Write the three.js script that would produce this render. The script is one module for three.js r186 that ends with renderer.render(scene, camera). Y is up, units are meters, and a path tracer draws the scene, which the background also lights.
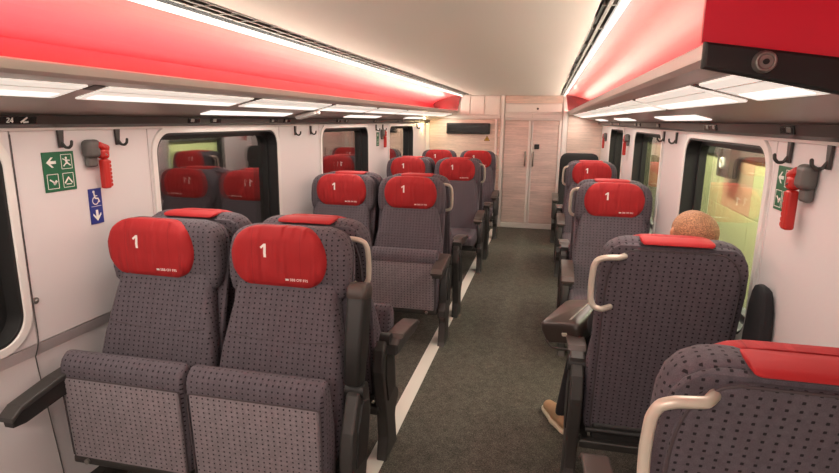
import * as THREE from 'three';
import { RoundedBoxGeometry } from 'three/addons/geometries/RoundedBoxGeometry.js';
import { mergeGeometries, mergeVertices, toCreasedNormals } from 'three/addons/utils/BufferGeometryUtils.js';
import { RectAreaLightUniformsLib } from 'three/addons/lights/RectAreaLightUniformsLib.js';
import { MarchingCubes } from 'three/addons/objects/MarchingCubes.js';
import { TextGeometry } from 'three/addons/geometries/TextGeometry.js';
import { FontLoader } from 'three/addons/loaders/FontLoader.js';

// ------------------------------------------------------------------ camera, sky, exposure
const scene = new THREE.Scene();
scene.background = new THREE.Color(0.006, 0.006, 0.007);          // a tunnel station at night: no sky
const camera = new THREE.PerspectiveCamera(46.53, 839 / 473, 0.05, 100);
camera.position.set(0, 1.65, 0);
camera.rotation.order = 'YXZ';
camera.rotation.set(-11.9656 * Math.PI / 180, 12.7373 * Math.PI / 180, 0.7 * Math.PI / 180);
const renderer = new THREE.WebGLRenderer({ antialias: true });
renderer.toneMapping = THREE.LinearToneMapping;
renderer.toneMappingExposure = 1.0;
renderer.shadowMap.enabled = true;
RectAreaLightUniformsLib.init();
const PANEL_POWER = 9.5, SPOT_POWER = 9.5, COVE_POWER = { left: 62, right: 21 }, WASH_POWER = { left: 82, right: 62 }, REAR_POWER = 38, STRIP_POWER = 12, PLATFORM_POWER = 100;

// ------------------------------------------------------------------ helpers
let seed = 7;
const rnd = () => { seed = (seed * 1664525 + 1013904223) >>> 0; return seed / 4294967296; };
const R = d => d * Math.PI / 180;
const used = {};
function numbered(n) { const k = used[n] = (used[n] ?? -1) + 1; return k ? `${n}_${String(k).padStart(3, '0')}` : n; }
function tag(o, label, category, group, kind) {
  if (label) o.userData.label = label;
  if (category) o.userData.category = category;
  if (group) o.userData.group = group;
  if (kind) o.userData.kind = kind;
  return o;
}
function thing(name, label, category, [x, y, z] = [0, 0, 0], turn = 0, group) {
  const o = new THREE.Group(); o.name = numbered(name); scene.add(o);
  o.position.set(x, y, z); o.rotation.y = turn;
  return tag(o, label, category, group);
}
function structure(name) { const o = new THREE.Group(); o.name = name; o.userData.kind = 'structure'; scene.add(o); return o; }
function clean(gs) {
  gs = (Array.isArray(gs) ? gs : [gs]).map(g => {
    const h = g.index ? g.toNonIndexed() : g.clone();
    for (const k of Object.keys(h.attributes)) if (!['position', 'normal'].includes(k)) h.deleteAttribute(k);
    if (!h.attributes.normal) h.computeVertexNormals();
    return h;
  });
  const m = gs.length > 1 ? mergeGeometries(gs) : gs[0];
  return boxUV(m);
}
function boxUV(g) {                                                // uv in metres, from the side that a face looks to
  const p = g.attributes.position, uv = new Float32Array(p.count * 2);
  const a = new THREE.Vector3(), b = new THREE.Vector3(), c = new THREE.Vector3();
  for (let i = 0; i < p.count; i += 3) {
    a.fromBufferAttribute(p, i); b.fromBufferAttribute(p, i + 1); c.fromBufferAttribute(p, i + 2);
    const n = b.clone().sub(a).cross(c.clone().sub(a)); const x = Math.abs(n.x), y = Math.abs(n.y), z = Math.abs(n.z);
    [a, b, c].forEach((v, k) => {
      const [u, w] = z >= x && z >= y ? [v.x, v.y] : x >= y ? [v.z, v.y] : [v.x, v.z];
      uv[(i + k) * 2] = u; uv[(i + k) * 2 + 1] = w;
    });
  }
  g.setAttribute('uv', new THREE.BufferAttribute(uv, 2));
  return g;
}
function obj(name, gs, mat, parent = scene, keepUV = false) {
  const g = keepUV ? gs : clean(gs);
  const m = new THREE.Mesh(g, mat);
  m.name = parent === scene ? numbered(name) : name;
  if (parent !== scene) {                                          // siblings of one kind take numbers
    let n = 0; for (const c of parent.children) if (c.name === name || c.name.startsWith(name + '_0')) n++;
    if (n) m.name = `${name}_${String(n).padStart(3, '0')}`;
  }
  m.castShadow = m.receiveShadow = true;
  parent.add(m);
  return m;
}
function at(g, x, y, z, rx = 0, ry = 0, rz = 0) {
  g.applyMatrix4(new THREE.Matrix4().compose(new THREE.Vector3(x, y, z), new THREE.Quaternion().setFromEuler(new THREE.Euler(rx, ry, rz)), new THREE.Vector3(1, 1, 1)));
  return g;
}
const rbox = (w, h, d, r = 0.005, x = 0, y = 0, z = 0, s = 2) => at(new RoundedBoxGeometry(w, h, d, s, Math.min(r, w / 2.01, h / 2.01, d / 2.01)), x, y, z);
const span = (x0, x1, y0, y1, z0, z1, r = 0.003, s = 1) => rbox(x1 - x0, y1 - y0, Math.abs(z1 - z0), r, (x0 + x1) / 2, (y0 + y1) / 2, (z0 + z1) / 2, s);
const V = (x, y, z) => new THREE.Vector3(x, y, z);
function tube(pts, r, seg = 24, rad = 8, closed = false, tension = 0.3) {
  const c = new THREE.CatmullRomCurve3(pts.map(p => V(...p)), closed, 'catmullrom', tension);
  const gs = [new THREE.TubeGeometry(c, seg, r, rad, closed)];
  if (!closed) for (const t of [0, 1]) { const p = c.getPoint(t); gs.push(at(new THREE.SphereGeometry(r, rad, 6), p.x, p.y, p.z)); }
  return clean(gs);
}
// a polygon in (x, y) drawn out along z from z0 to z1
function prismZ(pts, z0, z1, bevel = 0) {
  const s = new THREE.Shape(pts.map(p => new THREE.Vector2(...p)));
  const g = new THREE.ExtrudeGeometry(s, { depth: Math.abs(z1 - z0) - 2 * bevel, bevelEnabled: bevel > 0, bevelThickness: bevel, bevelSize: bevel, bevelOffset: -bevel, bevelSegments: 2, curveSegments: 8 });
  return g.translate(0, 0, Math.min(z0, z1) + bevel);
}
// a shape in (z, y) drawn out along x from x0 to x1
function prismX(shape, x0, x1, bevel = 0, cs = 8) {
  if (Array.isArray(shape)) shape = new THREE.Shape(shape.map(p => new THREE.Vector2(...p)));
  const g = new THREE.ExtrudeGeometry(shape, { depth: Math.abs(x1 - x0) - 2 * bevel, bevelEnabled: bevel > 0, bevelThickness: bevel, bevelSize: bevel, bevelOffset: -bevel, bevelSegments: 2, curveSegments: cs });
  g.translate(0, 0, Math.min(x0, x1) + bevel);
  g.applyMatrix4(new THREE.Matrix4().set(0, 0, 1, 0, 0, 1, 0, 0, 1, 0, 0, 0, 0, 0, 0, 1));   // (a, b, c) -> (c, b, a)
  const i = g.index; if (i) { for (let k = 0; k < i.count; k += 3) { const t = i.getX(k); i.setX(k, i.getX(k + 1)); i.setX(k + 1, t); } }
  else for (const n of ['position', 'uv']) { const a = g.attributes[n], w = a.itemSize; for (let k = 0; k < a.count; k += 3) for (let c = 0; c < w; c++) { const t = a.array[k * w + c]; a.array[k * w + c] = a.array[(k + 1) * w + c]; a.array[(k + 1) * w + c] = t; } }
  g.deleteAttribute('normal'); g.computeVertexNormals();
  return g;
}
function roundRect(a0, a1, b0, b1, r, path = new THREE.Shape()) {
  path.moveTo(a0 + r, b0); path.lineTo(a1 - r, b0); path.absarc(a1 - r, b0 + r, r, -Math.PI / 2, 0); path.lineTo(a1, b1 - r); path.absarc(a1 - r, b1 - r, r, 0, Math.PI / 2);
  path.lineTo(a0 + r, b1); path.absarc(a0 + r, b1 - r, r, Math.PI / 2, Math.PI); path.lineTo(a0, b0 + r); path.absarc(a0 + r, b0 + r, r, Math.PI, Math.PI * 1.5);
  return path;
}
function ring(a0, a1, b0, b1, r, in_) { const s = roundRect(a0, a1, b0, b1, r); s.holes.push(roundRect(a0 + in_, a1 - in_, b0 + in_, b1 - in_, Math.max(r - in_, 0.01), new THREE.Path())); return s; }
// upholstery: rounded cross-sections {y, zf, zb, hw, r, b} stacked upwards; b lifts the front at its sides
function loft(secs, nf = 10, nc = 5) {
  const pos = [], idx = []; let n = 0;
  for (const { y, zf, zb, hw, r: r0, b = 0, x = 0 } of secs) {
    const d = zf - zb, r = Math.min(r0, d / 2 - 1e-4, hw - 1e-4), pts = [];
    const arc = (cx, cz, a0) => { for (let k = 0; k <= nc; k++) { const a = a0 + Math.PI / 2 * k / nc; pts.push([cx + r * Math.cos(a), cz + r * Math.sin(a)]); } };
    arc(hw - r, zf - r, 0);
    for (let k = 1; k < nf; k++) pts.push([(hw - r) * (1 - 2 * k / nf), zf]);
    arc(-hw + r, zf - r, Math.PI / 2); arc(-hw + r, zb + r, Math.PI);
    for (let k = 1; k < nf; k++) pts.push([(hw - r) * (2 * k / nf - 1), zb]);
    arc(hw - r, zb + r, Math.PI * 1.5);
    n = pts.length;
    for (const [px, pz] of pts) pos.push(px + x, y, pz + (pz > zb + d * 0.4 ? b * Math.pow(Math.abs(px) / hw, 3) : 0));
  }
  for (let s = 0; s < secs.length - 1; s++) for (let k = 0; k < n; k++) { const a = s * n + k, b = s * n + (k + 1) % n; idx.push(a, a + n, b, b, a + n, b + n); }
  for (const [s, up] of [[0, false], [secs.length - 1, true]]) {
    const c = pos.length / 3; let x = 0, z = 0; for (let k = 0; k < n; k++) { x += pos[(s * n + k) * 3] / n; z += pos[(s * n + k) * 3 + 2] / n; }
    pos.push(x, secs[s].y, z);
    for (let k = 0; k < n; k++) { const a = s * n + k, b = s * n + (k + 1) % n; up ? idx.push(a, c, b) : idx.push(a, b, c); }
  }
  const g = new THREE.BufferGeometry(); g.setAttribute('position', new THREE.Float32BufferAttribute(pos, 3)); g.setIndex(idx);
  return toCreasedNormals(g, 0.9);
}

// ------------------------------------------------------------------ textures and materials
function dataTex(w, h, fn, srgb = true) {
  const d = new Uint8Array(w * h * 4);
  for (let y = 0; y < h; y++) for (let x = 0; x < w; x++) { const c = fn(x, y); const i = (y * w + x) * 4; for (let k = 0; k < 3; k++) d[i + k] = Math.max(0, Math.min(255, Array.isArray(c) ? c[k] : c)); d[i + 3] = 255; }
  const t = new THREE.DataTexture(d, w, h); t.magFilter = THREE.LinearFilter; t.minFilter = THREE.LinearMipmapLinearFilter; t.generateMipmaps = true;
  t.wrapS = t.wrapT = THREE.RepeatWrapping; if (srgb) t.colorSpace = THREE.SRGBColorSpace; t.needsUpdate = true;
  return t;
}
function tileNoise(n, cells, s) {                                 // a wrapping value noise, n x n
  let q = s >>> 0; const r = () => { q = (q * 1664525 + 1013904223) >>> 0; return q / 4294967296; };
  const [cx, cy] = Array.isArray(cells) ? cells : [cells, cells]; const g = Array.from({ length: cx * cy }, r);
  const sm = t => t * t * (3 - 2 * t);
  return (x, y) => { const u = (x / n * cx) % cx, v = (y / n * cy) % cy, i = Math.floor(u), j = Math.floor(v), a = sm(u - i), b = sm(v - j); const G = (p, q2) => g[((q2 + cy) % cy) * cx + (p + cx) % cx]; return (G(i, j) * (1 - a) + G(i + 1, j) * a) * (1 - b) + (G(i, j + 1) * (1 - a) + G(i + 1, j + 1) * a) * b; };
}
function fabricTex(base, dot) {                                   // 12 cm square of moquette with small dark dots
  const n = 240, soft = tileNoise(n, 12, 3), fine = tileNoise(n, 120, 5);
  return dataTex(n, n, (x, y) => {
    const dx = Math.abs((x % 48) - 24) / 6.8, dy = Math.abs((y % 40) - 20) / 6.8, inDot = Math.max(dx, dy) + 0.25 * Math.hypot(dx, dy);
    const k = Math.max(0, Math.min(1, (1.35 - inDot) * 3)), v = 0.86 + 0.12 * soft(x, y) + 0.2 * (fine(x, y) - 0.3);
    return base.map((c, i) => (c * (1 - k) + dot[i] * k) * v);
  });
}
const M = {};
function mat(name, color, roughness = 0.6, extra = {}) { const m = new THREE.MeshPhysicalMaterial({ color, roughness, ...extra }); m.name = name; return M[name] = m; }
const fab = fabricTex([97, 88, 95], [31, 25, 30]); fab.repeat.set(1 / 0.116, 1 / 0.116);
const fabLight = fabricTex([136, 125, 129], [46, 38, 43]); fabLight.repeat.set(1 / 0.116, 1 / 0.116);
const weave = (() => { const a = tileNoise(256, 128, 9); return dataTex(256, 256, (x, y) => 255 * a(x, y), false); })(); weave.repeat.set(12, 12);
mat('moquette', '#ffffff', 0.92, { map: fab, bumpMap: weave, bumpScale: 0.0006, sheen: 0.25, sheenRoughness: 0.6, sheenColor: new THREE.Color(0.4, 0.33, 0.34) });
mat('underside_moquette', '#ffffff', 0.9, { map: fabLight, bumpMap: weave, bumpScale: 0.0006 });
const plainFab = (() => { const a = tileNoise(256, 100, 19); return dataTex(256, 256, (x, y) => 30 + 18 * a(x, y)); })(); plainFab.repeat.set(8, 8);
mat('black_moquette', '#ffffff', 0.9, { map: plainFab });
mat('piping', '#4b4144', 0.8);
mat('charcoal_plastic', '#3b3836', 0.5, { clearcoat: 0.15, clearcoatRoughness: 0.5 });
mat('dark_plastic', '#262423', 0.5);
mat('arm_pad', '#4a3f3b', 0.42);
mat('grey_metal', '#8d8782', 0.4, { metalness: 0.6 });
mat('dark_metal', '#3f3c39', 0.45, { metalness: 0.4 });
mat('pale_metal', '#d2c6b6', 0.36, { metalness: 0.25 });
mat('handle_metal', '#8a7f74', 0.3, { metalness: 0.8 });
mat('rubber', '#1b1a1a', 0.55);
mat('rail_plastic', '#393331', 0.4);
const wallNoise = (() => { const a = tileNoise(256, 16, 29), b = tileNoise(256, 90, 31); return dataTex(256, 256, (x, y) => 128 + 40 * (a(x, y) - 0.5) + 60 * (b(x, y) - 0.5), false); })(); wallNoise.repeat.set(3, 3);
mat('wall_laminate', new THREE.Color(0.72, 0.67, 0.67), 0.42, { bumpMap: wallNoise, bumpScale: 0.0003 });
mat('frame_white', new THREE.Color(0.76, 0.72, 0.69), 0.4);
mat('ceiling_white', new THREE.Color(0.88, 0.85, 0.78), 0.55, { bumpMap: wallNoise, bumpScale: 0.0003 });
mat('shelf_grey', new THREE.Color(0.5, 0.43, 0.4), 0.35, { metalness: 0.25 });
mat('lip_grey', new THREE.Color(0.6, 0.53, 0.5), 0.32, { metalness: 0.3 });
mat('cove_red', new THREE.Color(0.74, 0.02, 0.05), 0.3, { clearcoat: 0.3, clearcoatRoughness: 0.3 });
mat('cove_roof_red', new THREE.Color(0.8, 0.052, 0.078), 0.5, { clearcoat: 1, clearcoatRoughness: 0.42 });
mat('slot_grey', '#4a413b', 0.6);
mat('end_maroon', new THREE.Color(0.22, 0.02, 0.025), 0.25, { clearcoat: 0.5, clearcoatRoughness: 0.2 });
mat('seal', '#2b2624', 0.7);
const carpet = (() => { const a = tileNoise(512, 200, 41), b = tileNoise(512, 24, 43), c = tileNoise(512, 256, 47); return dataTex(512, 512, (x, y) => { const v = 0.5 + 0.62 * a(x, y) + 0.18 * b(x, y) + 0.5 * (c(x, y) - 0.5); return [92 * v, 88 * v, 79 * v]; }); })(); carpet.repeat.set(1.6, 1.6);
const carpetBump = (() => { const a = tileNoise(256, 128, 53); return dataTex(256, 256, (x, y) => 255 * a(x, y), false); })(); carpetBump.repeat.set(5, 5);
mat('carpet', '#ffffff', 0.95, { map: carpet, bumpMap: carpetBump, bumpScale: 0.002 });
mat('floor_line', new THREE.Color(0.76, 0.73, 0.66), 0.5);
const wood = (() => { const a = tileNoise(512, [6, 90], 61), b = tileNoise(512, [3, 14], 67), c = tileNoise(512, [30, 256], 71); return dataTex(512, 512, (x, y) => { const v = 0.88 + 0.11 * a(x, y) + 0.09 * b(x, y) + 0.07 * (c(x, y) - 0.5); return [224 * v, 202 * v, 192 * v]; }); })(); wood.repeat.set(0.9, 0.9);
mat('door_wood', '#ffffff', 0.45, { map: wood });
mat('partition_wood', new THREE.Color(1.05, 1.03, 0.98), 0.45, { map: wood });
mat('warm_white', new THREE.Color(0.84, 0.78, 0.73), 0.42);
mat('hammer_red', '#b3221b', 0.4);
mat('hammer_grey', '#5d5956', 0.5);
mat('sign_green', '#14613f', 0.4);
mat('sign_blue', '#2a3586', 0.4);
mat('sign_white', '#e9e6df', 0.5);
mat('sign_yellow', '#c79a2a', 0.5);
mat('screen_black', '#1d1b1a', 0.2);
mat('glass', '#ffffff', 0.02, { transmission: 1, thickness: 0, ior: 2.0 });
mat('clear_glass', '#ffffff', 0.02, { transmission: 1, thickness: 0, ior: 1.3 });
mat('skin', '#c98f6d', 0.55);
const hairMap = (() => { const a = tileNoise(256, 40, 91), b = tileNoise(256, 128, 93); return dataTex(256, 256, (x, y) => { const v = 0.62 + 0.45 * a(x, y) + 0.3 * (b(x, y) - 0.5); return [186 * v, 134 * v, 98 * v]; }); })(); hairMap.repeat.set(9, 9);
mat('hair', '#ffffff', 0.8, { map: hairMap });
mat('jacket', '#1d1c1f', 0.85);
mat('trousers', '#17171a', 0.85);
mat('leather', '#3a302c', 0.33, { clearcoat: 0.3, clearcoatRoughness: 0.35 });
mat('shoe_suede', '#a98a68', 0.8);
mat('shoe_sole', '#d9cbb2', 0.6);
mat('platform_wall', '#c9c79a', 0.5);
mat('platform_pink', '#c9a88f', 0.5);
mat('platform_dark', '#2b2a28', 0.8);
const glowMat = (name, c, s) => { const m = new THREE.MeshStandardMaterial({ color: '#ffffff', emissive: new THREE.Color(...c), emissiveIntensity: s, roughness: 0.6 }); m.name = name; return M[name] = m; };
glowMat('diffuser_glow', [1, 0.93, 0.84], 1.15);
glowMat('panel_glow', [1, 0.9, 0.78], 0.62);
glowMat('strip_glow', [1, 0.9, 0.8], 0.9);
glowMat('reading_glow', [1, 0.8, 0.45], 1.0);
const redCloth = (() => {                                          // headrest cover print: red cloth, a white 1 and a line of small white letters
  const c = document.createElement('canvas'); c.width = 512; c.height = 300; const x = c.getContext('2d');
  x.fillStyle = '#ab1d20'; x.fillRect(0, 0, 512, 300);
  x.strokeStyle = 'rgba(120,10,16,0.55)'; x.lineWidth = 2; for (const sx of [128, 384]) { x.beginPath(); x.moveTo(sx, 0); x.lineTo(sx, 300); x.stroke(); }
  x.fillStyle = '#f2ece6'; x.font = 'bold 92px sans-serif'; x.fillText('1', 168, 142);
  x.font = 'bold 17px sans-serif'; x.fillRect(300, 240, 18, 10); x.fillText('SBB CFF FFS', 323, 251);
  const t = new THREE.CanvasTexture(c); t.colorSpace = THREE.SRGBColorSpace; return t;
})();
const pleat = (() => { const a = tileNoise(256, [26, 3], 83), b = tileNoise(256, [9, 4], 87); return dataTex(256, 256, (x, y) => 255 * (0.6 * a(x, y) + 0.4 * b(x, y)), false); })();
mat('cover_print', '#ffffff', 0.75, { map: redCloth, bumpMap: pleat, bumpScale: 0.013 });
mat('cover_red', '#ae1d20', 0.75, { bumpMap: pleat, bumpScale: 0.004 });

// ------------------------------------------------------------------ the setting
const XC = -0.545, ZE = -8.70, ZB = 1.6, WALL = 1.335;             // coach axis, end wall, rear wall, half width
const S = { left: w => XC - w, right: w => XC + w };
// floor
obj('floor', span(XC - 1.42, XC + 1.42, -0.08, 0, ZE - 0.3, ZB + 0.1, 0.002), M.carpet).userData.kind = 'structure';
obj('trim_1', span(-0.775, -0.693, -0.01, 0.004, ZE + 0.25, ZB, 0.002), M.floor_line).userData.kind = 'structure';
// side walls: panels with open joints between them, a window in every other one
const WIN = { left: [[-1.58, -0.32], [-3.65, -2.38], [-5.73, -4.46], [-7.8, -6.55]], right: [[-1.15, 0.1], [-3.47, -2.23], [-5.42, -4.17], [-7.45, -6.2]] };
const Y0 = 0.785, WY0 = 0.82, WY1 = 1.57;
let windowNumber = 0;
for (const side of ['left', 'right']) {
  const s = side === 'left' ? -1 : 1, x0 = S[side](WALL), x1 = x0 + s * 0.045, wall = structure(`wall_${side}`);
  const edges = [ZB]; for (const [a, b] of [...WIN[side]].sort((p, q) => q[1] - p[1])) edges.push(b + 0.045, a - 0.045); edges.push(ZE);
  for (let k = 0; k < edges.length - 1; k++) {
    const zb = edges[k] - 0.0025, za = edges[k + 1] + 0.0025, sh = new THREE.Shape([[za, Y0], [zb, Y0], [zb, 1.67], [za, 1.67]].map(p => new THREE.Vector2(...p)));
    if (k % 2) sh.holes.push(roundRect(edges[k + 1] + 0.045, edges[k] - 0.045, WY0, WY1, 0.11, new THREE.Path()));
    obj('wall_panel', prismX(sh, x0, x1, 0.002, 10), M.wall_laminate, wall);
  }
  // the stepped lower wall, its ledge and the heater duct along the floor
  obj('lower_panel', prismZ([[0.03, 0.085], [0.03, Y0 - 0.06], [0.004, Y0 - 0.004], [0.12, Y0 - 0.004], [0.12, 0.085]].map(([w, y]) => [x0 + s * w, y]), ZE, ZB, 0), M.wall_laminate, wall);
  obj('heater_duct', prismZ([[-0.03, 0], [-0.03, 0.06], [-0.015, 0.082], [0.12, 0.082], [0.12, 0]].map(([w, y]) => [x0 + s * w, y]), ZE, ZB, 0), M.dark_metal, wall);
  obj('outer_skin', [span(Math.min(x0 + s * 0.11, x0 + s * 0.13), Math.max(x0 + s * 0.11, x0 + s * 0.13), 1.62, 2.1, ZE, ZB, 0.001)], M.seal, wall);
  for (const [a, b] of WIN[side]) {
    const win = structure(`window_${++windowNumber}`);
    obj('window_frame', prismX(ring(a - 0.033, b + 0.033, WY0 - 0.033, WY1 + 0.033, 0.14, 0.034), x0 - s * 0.012, x0 + s * 0.004, 0.004, 10), M.frame_white, win);
    obj('window_seal', [prismX(ring(a, b, WY0, WY1, 0.11, 0.012), x0 - s * 0.006, x0 + s * 0.1, 0.002, 10), prismX(ring(a + 0.008, b - 0.008, WY0 + 0.008, WY1 - 0.008, 0.1, 0.03), x0 + s * 0.06, x0 + s * 0.1, 0.002, 10)], M.rubber, win);
    for (const d of [0.068, 0.09]) obj('pane', prismX(roundRect(a + 0.02, b - 0.02, WY0 + 0.02, WY1 - 0.02, 0.09), x0 + s * d, x0 + s * (d + 0.0001), 0, 10), side === 'left' ? M.glass : M.clear_glass, win);
  }
}
// ceiling, its air slots and the bright edges beside them
{
  const c = structure('ceiling');
  obj('ceiling_panel', span(XC - 0.6, XC + 0.7, 2.03, 2.06, ZE, ZB, 0.002), M.ceiling_white, c);
  for (const [side, wa, wb, we] of [['left', 0.6, 0.76, 0.785], ['right', 0.7, 0.752, 0.77]]) {
    const s = side === 'left' ? -1 : 1, X = w => XC + s * w, lo = Math.min(X(wa), X(wb)), hi = Math.max(X(wa), X(wb));
    obj('slot_box', [span(lo - 0.02, hi + 0.02, 2.09, 2.11, ZE, ZB, 0.001), span(lo - 0.012, lo, 2.03, 2.1, ZE, ZB, 0.001), span(hi, hi + 0.012, 2.03, 2.1, ZE, ZB, 0.001)], M.seal, c);
    const bars = side === 'left' ? [0.2, 0.5, 0.8] : [0.5];
    for (const t of bars) obj('slot_bar', span(lo + (hi - lo) * t - 0.008, lo + (hi - lo) * t + 0.008, 2.038, 2.056, ZE, ZB, 0.002), M.slot_grey, c);
    const ribs = []; for (let z = ZE + 0.1; z < ZB; z += side === 'left' ? 0.16 : 0.5) ribs.push(span(lo, hi, 2.04, 2.058, z, z + 0.014, 0.001));
    tag(obj('slot_rib', ribs, M.slot_grey, c), null, null, null, 'stuff');
    obj('light_strip', span(Math.min(X(wb), X(we)), Math.max(X(wb), X(we)), 2.012, 2.05, ZE, ZB, 0.003), M.strip_glow, c);
    const l = new THREE.RectAreaLight(new THREE.Color(1, 0.9, 0.72), STRIP_POWER, ZB - ZE - 0.1, 0.02); l.name = `ceiling_strip_light_${side}`;
    l.position.set(X(wb - 0.004), 2.02, (ZB + ZE) / 2); l.lookAt(XC, 2.6, (ZB + ZE) / 2); scene.add(l);
  }
  obj('outer_roof', span(XC - 1.45, XC + 1.45, 2.12, 2.15, ZE - 0.1, ZB + 0.1, 0.001), M.seal, c);
}
// luggage racks along both sides
const FIRST_PANEL = -0.55, PITCH = 1.05;
function rack(side, zNear, label) {
  const s = side === 'left' ? -1 : 1, X = w => XC + s * w, t = thing('luggage_rack', label, 'luggage rack', [0, 0, 0]);
  const P = pts => pts.map(([w, y]) => [X(w), y]);
  obj('shelf', prismZ(P([[0.84, 1.79], [0.84, 1.757], [0.895, 1.752], [1.3, 1.648], [1.33, 1.648], [1.33, 1.70], [1.24, 1.745]]), ZE, zNear, 0), M.shelf_grey, t);
  obj('lip', prismZ(P([[0.818, 1.792], [0.822, 1.768], [0.832, 1.757], [0.893, 1.7505], [0.896, 1.757], [0.86, 1.766], [0.845, 1.796], [0.823, 1.797]]), ZE, zNear, 0), M.lip_grey, t);
  obj('bin_back', prismZ(P([[1.21, 1.72], [1.21, 1.9], [1.222, 1.9], [1.222, 1.72]]), ZE, ZB, 0), M.cove_red, t);
  const roof = [], rw = side === 'left' ? 0.785 : 0.77; for (let k = 0; k <= 8; k++) { const u = k / 8; roof.push([1.213 - (1.213 - rw) * u, 1.9 + 0.128 * Math.sin(u * Math.PI / 2) ** 0.8]); }
  obj('bin_roof', prismZ(P([...roof, ...[...roof].reverse().map(([w, y]) => [w + 0.006, y + 0.012])]), ZE, ZB, 0), M.cove_roof_red, t);
  const slope = Math.atan2(1.752 - 1.648, 0.405), tilt = -s * slope;   // underside falls towards the wall
  const yU = w => 1.752 - (w - 0.895) * 0.2568;
  for (let k = 0; k < 9; k++) {
    const z1 = FIRST_PANEL + PITCH - PITCH * k - 0.045, z0 = z1 - PITCH + 0.09; const za = Math.max(z0, ZE + 0.08), zb = Math.min(z1, zNear - 0.02);
    if (zb - za < 0.3) continue;
    const wm = 0.982, w = 0.15, zm = (za + zb) / 2, len = zb - za;
    const d = obj('light_panel', at(rbox(w, 0.008, len, 0.004), X(wm), yU(wm) - 0.002, zm, 0, 0, tilt), M.panel_glow, t);
    obj('light_tube', at(rbox(0.045, 0.003, len - 0.06, 0.0014), X(wm + 0.035), yU(wm + 0.035) - 0.0065, zm, 0, 0, tilt), M.diffuser_glow, d);
    obj('light_rib', [-0.035].map(o => at(rbox(0.0025, 0.003, len, 0.001), X(wm + o), yU(wm + o) - 0.0065, zm, 0, 0, tilt)), M.frame_white, d);
    addRect('panel_light', X(wm), yU(wm) - 0.014, zm, w, len, PANEL_POWER, tilt);
    obj('speaker_cover', at(rbox(0.05, 0.004, 0.05, 0.002), X(0.93), yU(0.93) - 0.001, za - 0.045, 0, 0, tilt), M.hammer_grey, t);
  }
  for (const zm of [-0.95, -3.08, -5.18, -7.3]) {                  // a small light over each window
    if (zm + 0.5 > zNear) continue;
    const wn = 1.19, sl = 0.95;
    obj('side_light', at(rbox(0.07, 0.008, sl, 0.004), X(wn), yU(wn) - 0.002, zm, 0, 0, tilt), M.diffuser_glow, t);
    addRect('side_panel_light', X(wn), yU(wn) - 0.012, zm, 0.07, sl, SPOT_POWER, tilt);
  }
  obj('light_baffle', span(Math.min(X(1.03), X(1.036)), Math.max(X(1.03), X(1.036)), 1.76, 1.806, ZE + 0.1, zNear - 0.02, 0.001), M.shelf_grey, t);
  const led = obj('light_strip', span(Math.min(X(0.985), X(1.015)), Math.max(X(0.985), X(1.015)), 1.768, 1.784, ZE + 0.1, zNear - 0.03, 0.001), M.strip_glow, t);
  const L = new THREE.RectAreaLight(new THREE.Color(1, 0.86, 0.66), COVE_POWER[side], 0.02, zNear - ZE - 0.15);
  L.position.set(X(1.0), 1.79, (zNear + ZE) / 2); L.rotation.order = 'ZXY'; L.rotation.set(Math.PI / 2, 0, -s * 0.5); L.name = `cove_light_${side}`; scene.add(L);
  const W = new THREE.RectAreaLight(new THREE.Color(1, 0.88, 0.72), WASH_POWER[side], 0.014, zNear - ZE - 0.15);   // the same strip, its light towards the ceiling
  W.position.set(X(0.851), 1.795, (zNear + ZE) / 2); W.rotation.order = 'ZXY'; W.rotation.set(Math.PI / 2, 0, s * 1.38); W.name = `ceiling_wash_light_${side}`; scene.add(W);
  if (side === 'left') obj('sensor_box', at(rbox(0.16, 0.032, 0.1, 0.012), X(1.12), yU(1.12) - 0.018, -3.72, 0, 0, tilt), M.frame_white, t);
  // end of the bin at the far wall
  obj('end_panel', prismZ(P([[0.83, 1.79], [0.79, 2.025], [1.1, 2.0], [1.18, 1.96], [1.205, 1.9], [1.205, 1.73]]), ZE + 0.03, ZE + 0.045, 0), M.end_maroon, t);
  return t;
}
function addRect(name, x, y, z, w, len, power, tilt) {
  const l = new THREE.RectAreaLight(new THREE.Color(1, 0.87, 0.76), power, w, len);
  l.name = name; l.position.set(x, y, z); l.rotation.set(-Math.PI / 2, 0, 0); l.rotation.order = 'ZXY'; l.rotation.z = tilt; scene.add(l);
}
rack('left', ZB, 'long grey luggage rack above the left windows with red bin and bright panels underneath');
const rr = rack('right', -1.17, 'grey luggage rack on the right ending in a black rubber cap with round metal button');
obj('end_cap', prismZ([[0.272, 1.797], [0.272, 1.75], [0.79, 1.645], [0.79, 1.70], [0.6, 1.752]], -1.168, -1.145, 0.006), M.rubber, rr);
{ const b = obj('button', [at(new THREE.CylinderGeometry(0.017, 0.02, 0.012, 28), 0.372, 1.759, -1.139, Math.PI / 2), at(new THREE.TorusGeometry(0.015, 0.003, 8, 28), 0.372, 1.759, -1.132)], M.grey_metal, rr);
  obj('button_hole', at(new THREE.CylinderGeometry(0.005, 0.005, 0.004, 14), 0.372, 1.759, -1.132, Math.PI / 2), M.rubber, b); }
obj('end_divider', prismZ([[0.272, 1.798], [0.272, 1.99], [0.3, 2.022], [0.68, 2.0], [0.68, 1.84], [0.5, 1.766]], -1.185, -1.172, 0), M.cove_red, rr);
obj('corner_plate', prismZ([[0.44, 1.765], [0.5, 1.77], [0.68, 1.845], [0.68, 1.72]], -1.19, -1.178, 0), M.frame_white, rr);
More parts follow.
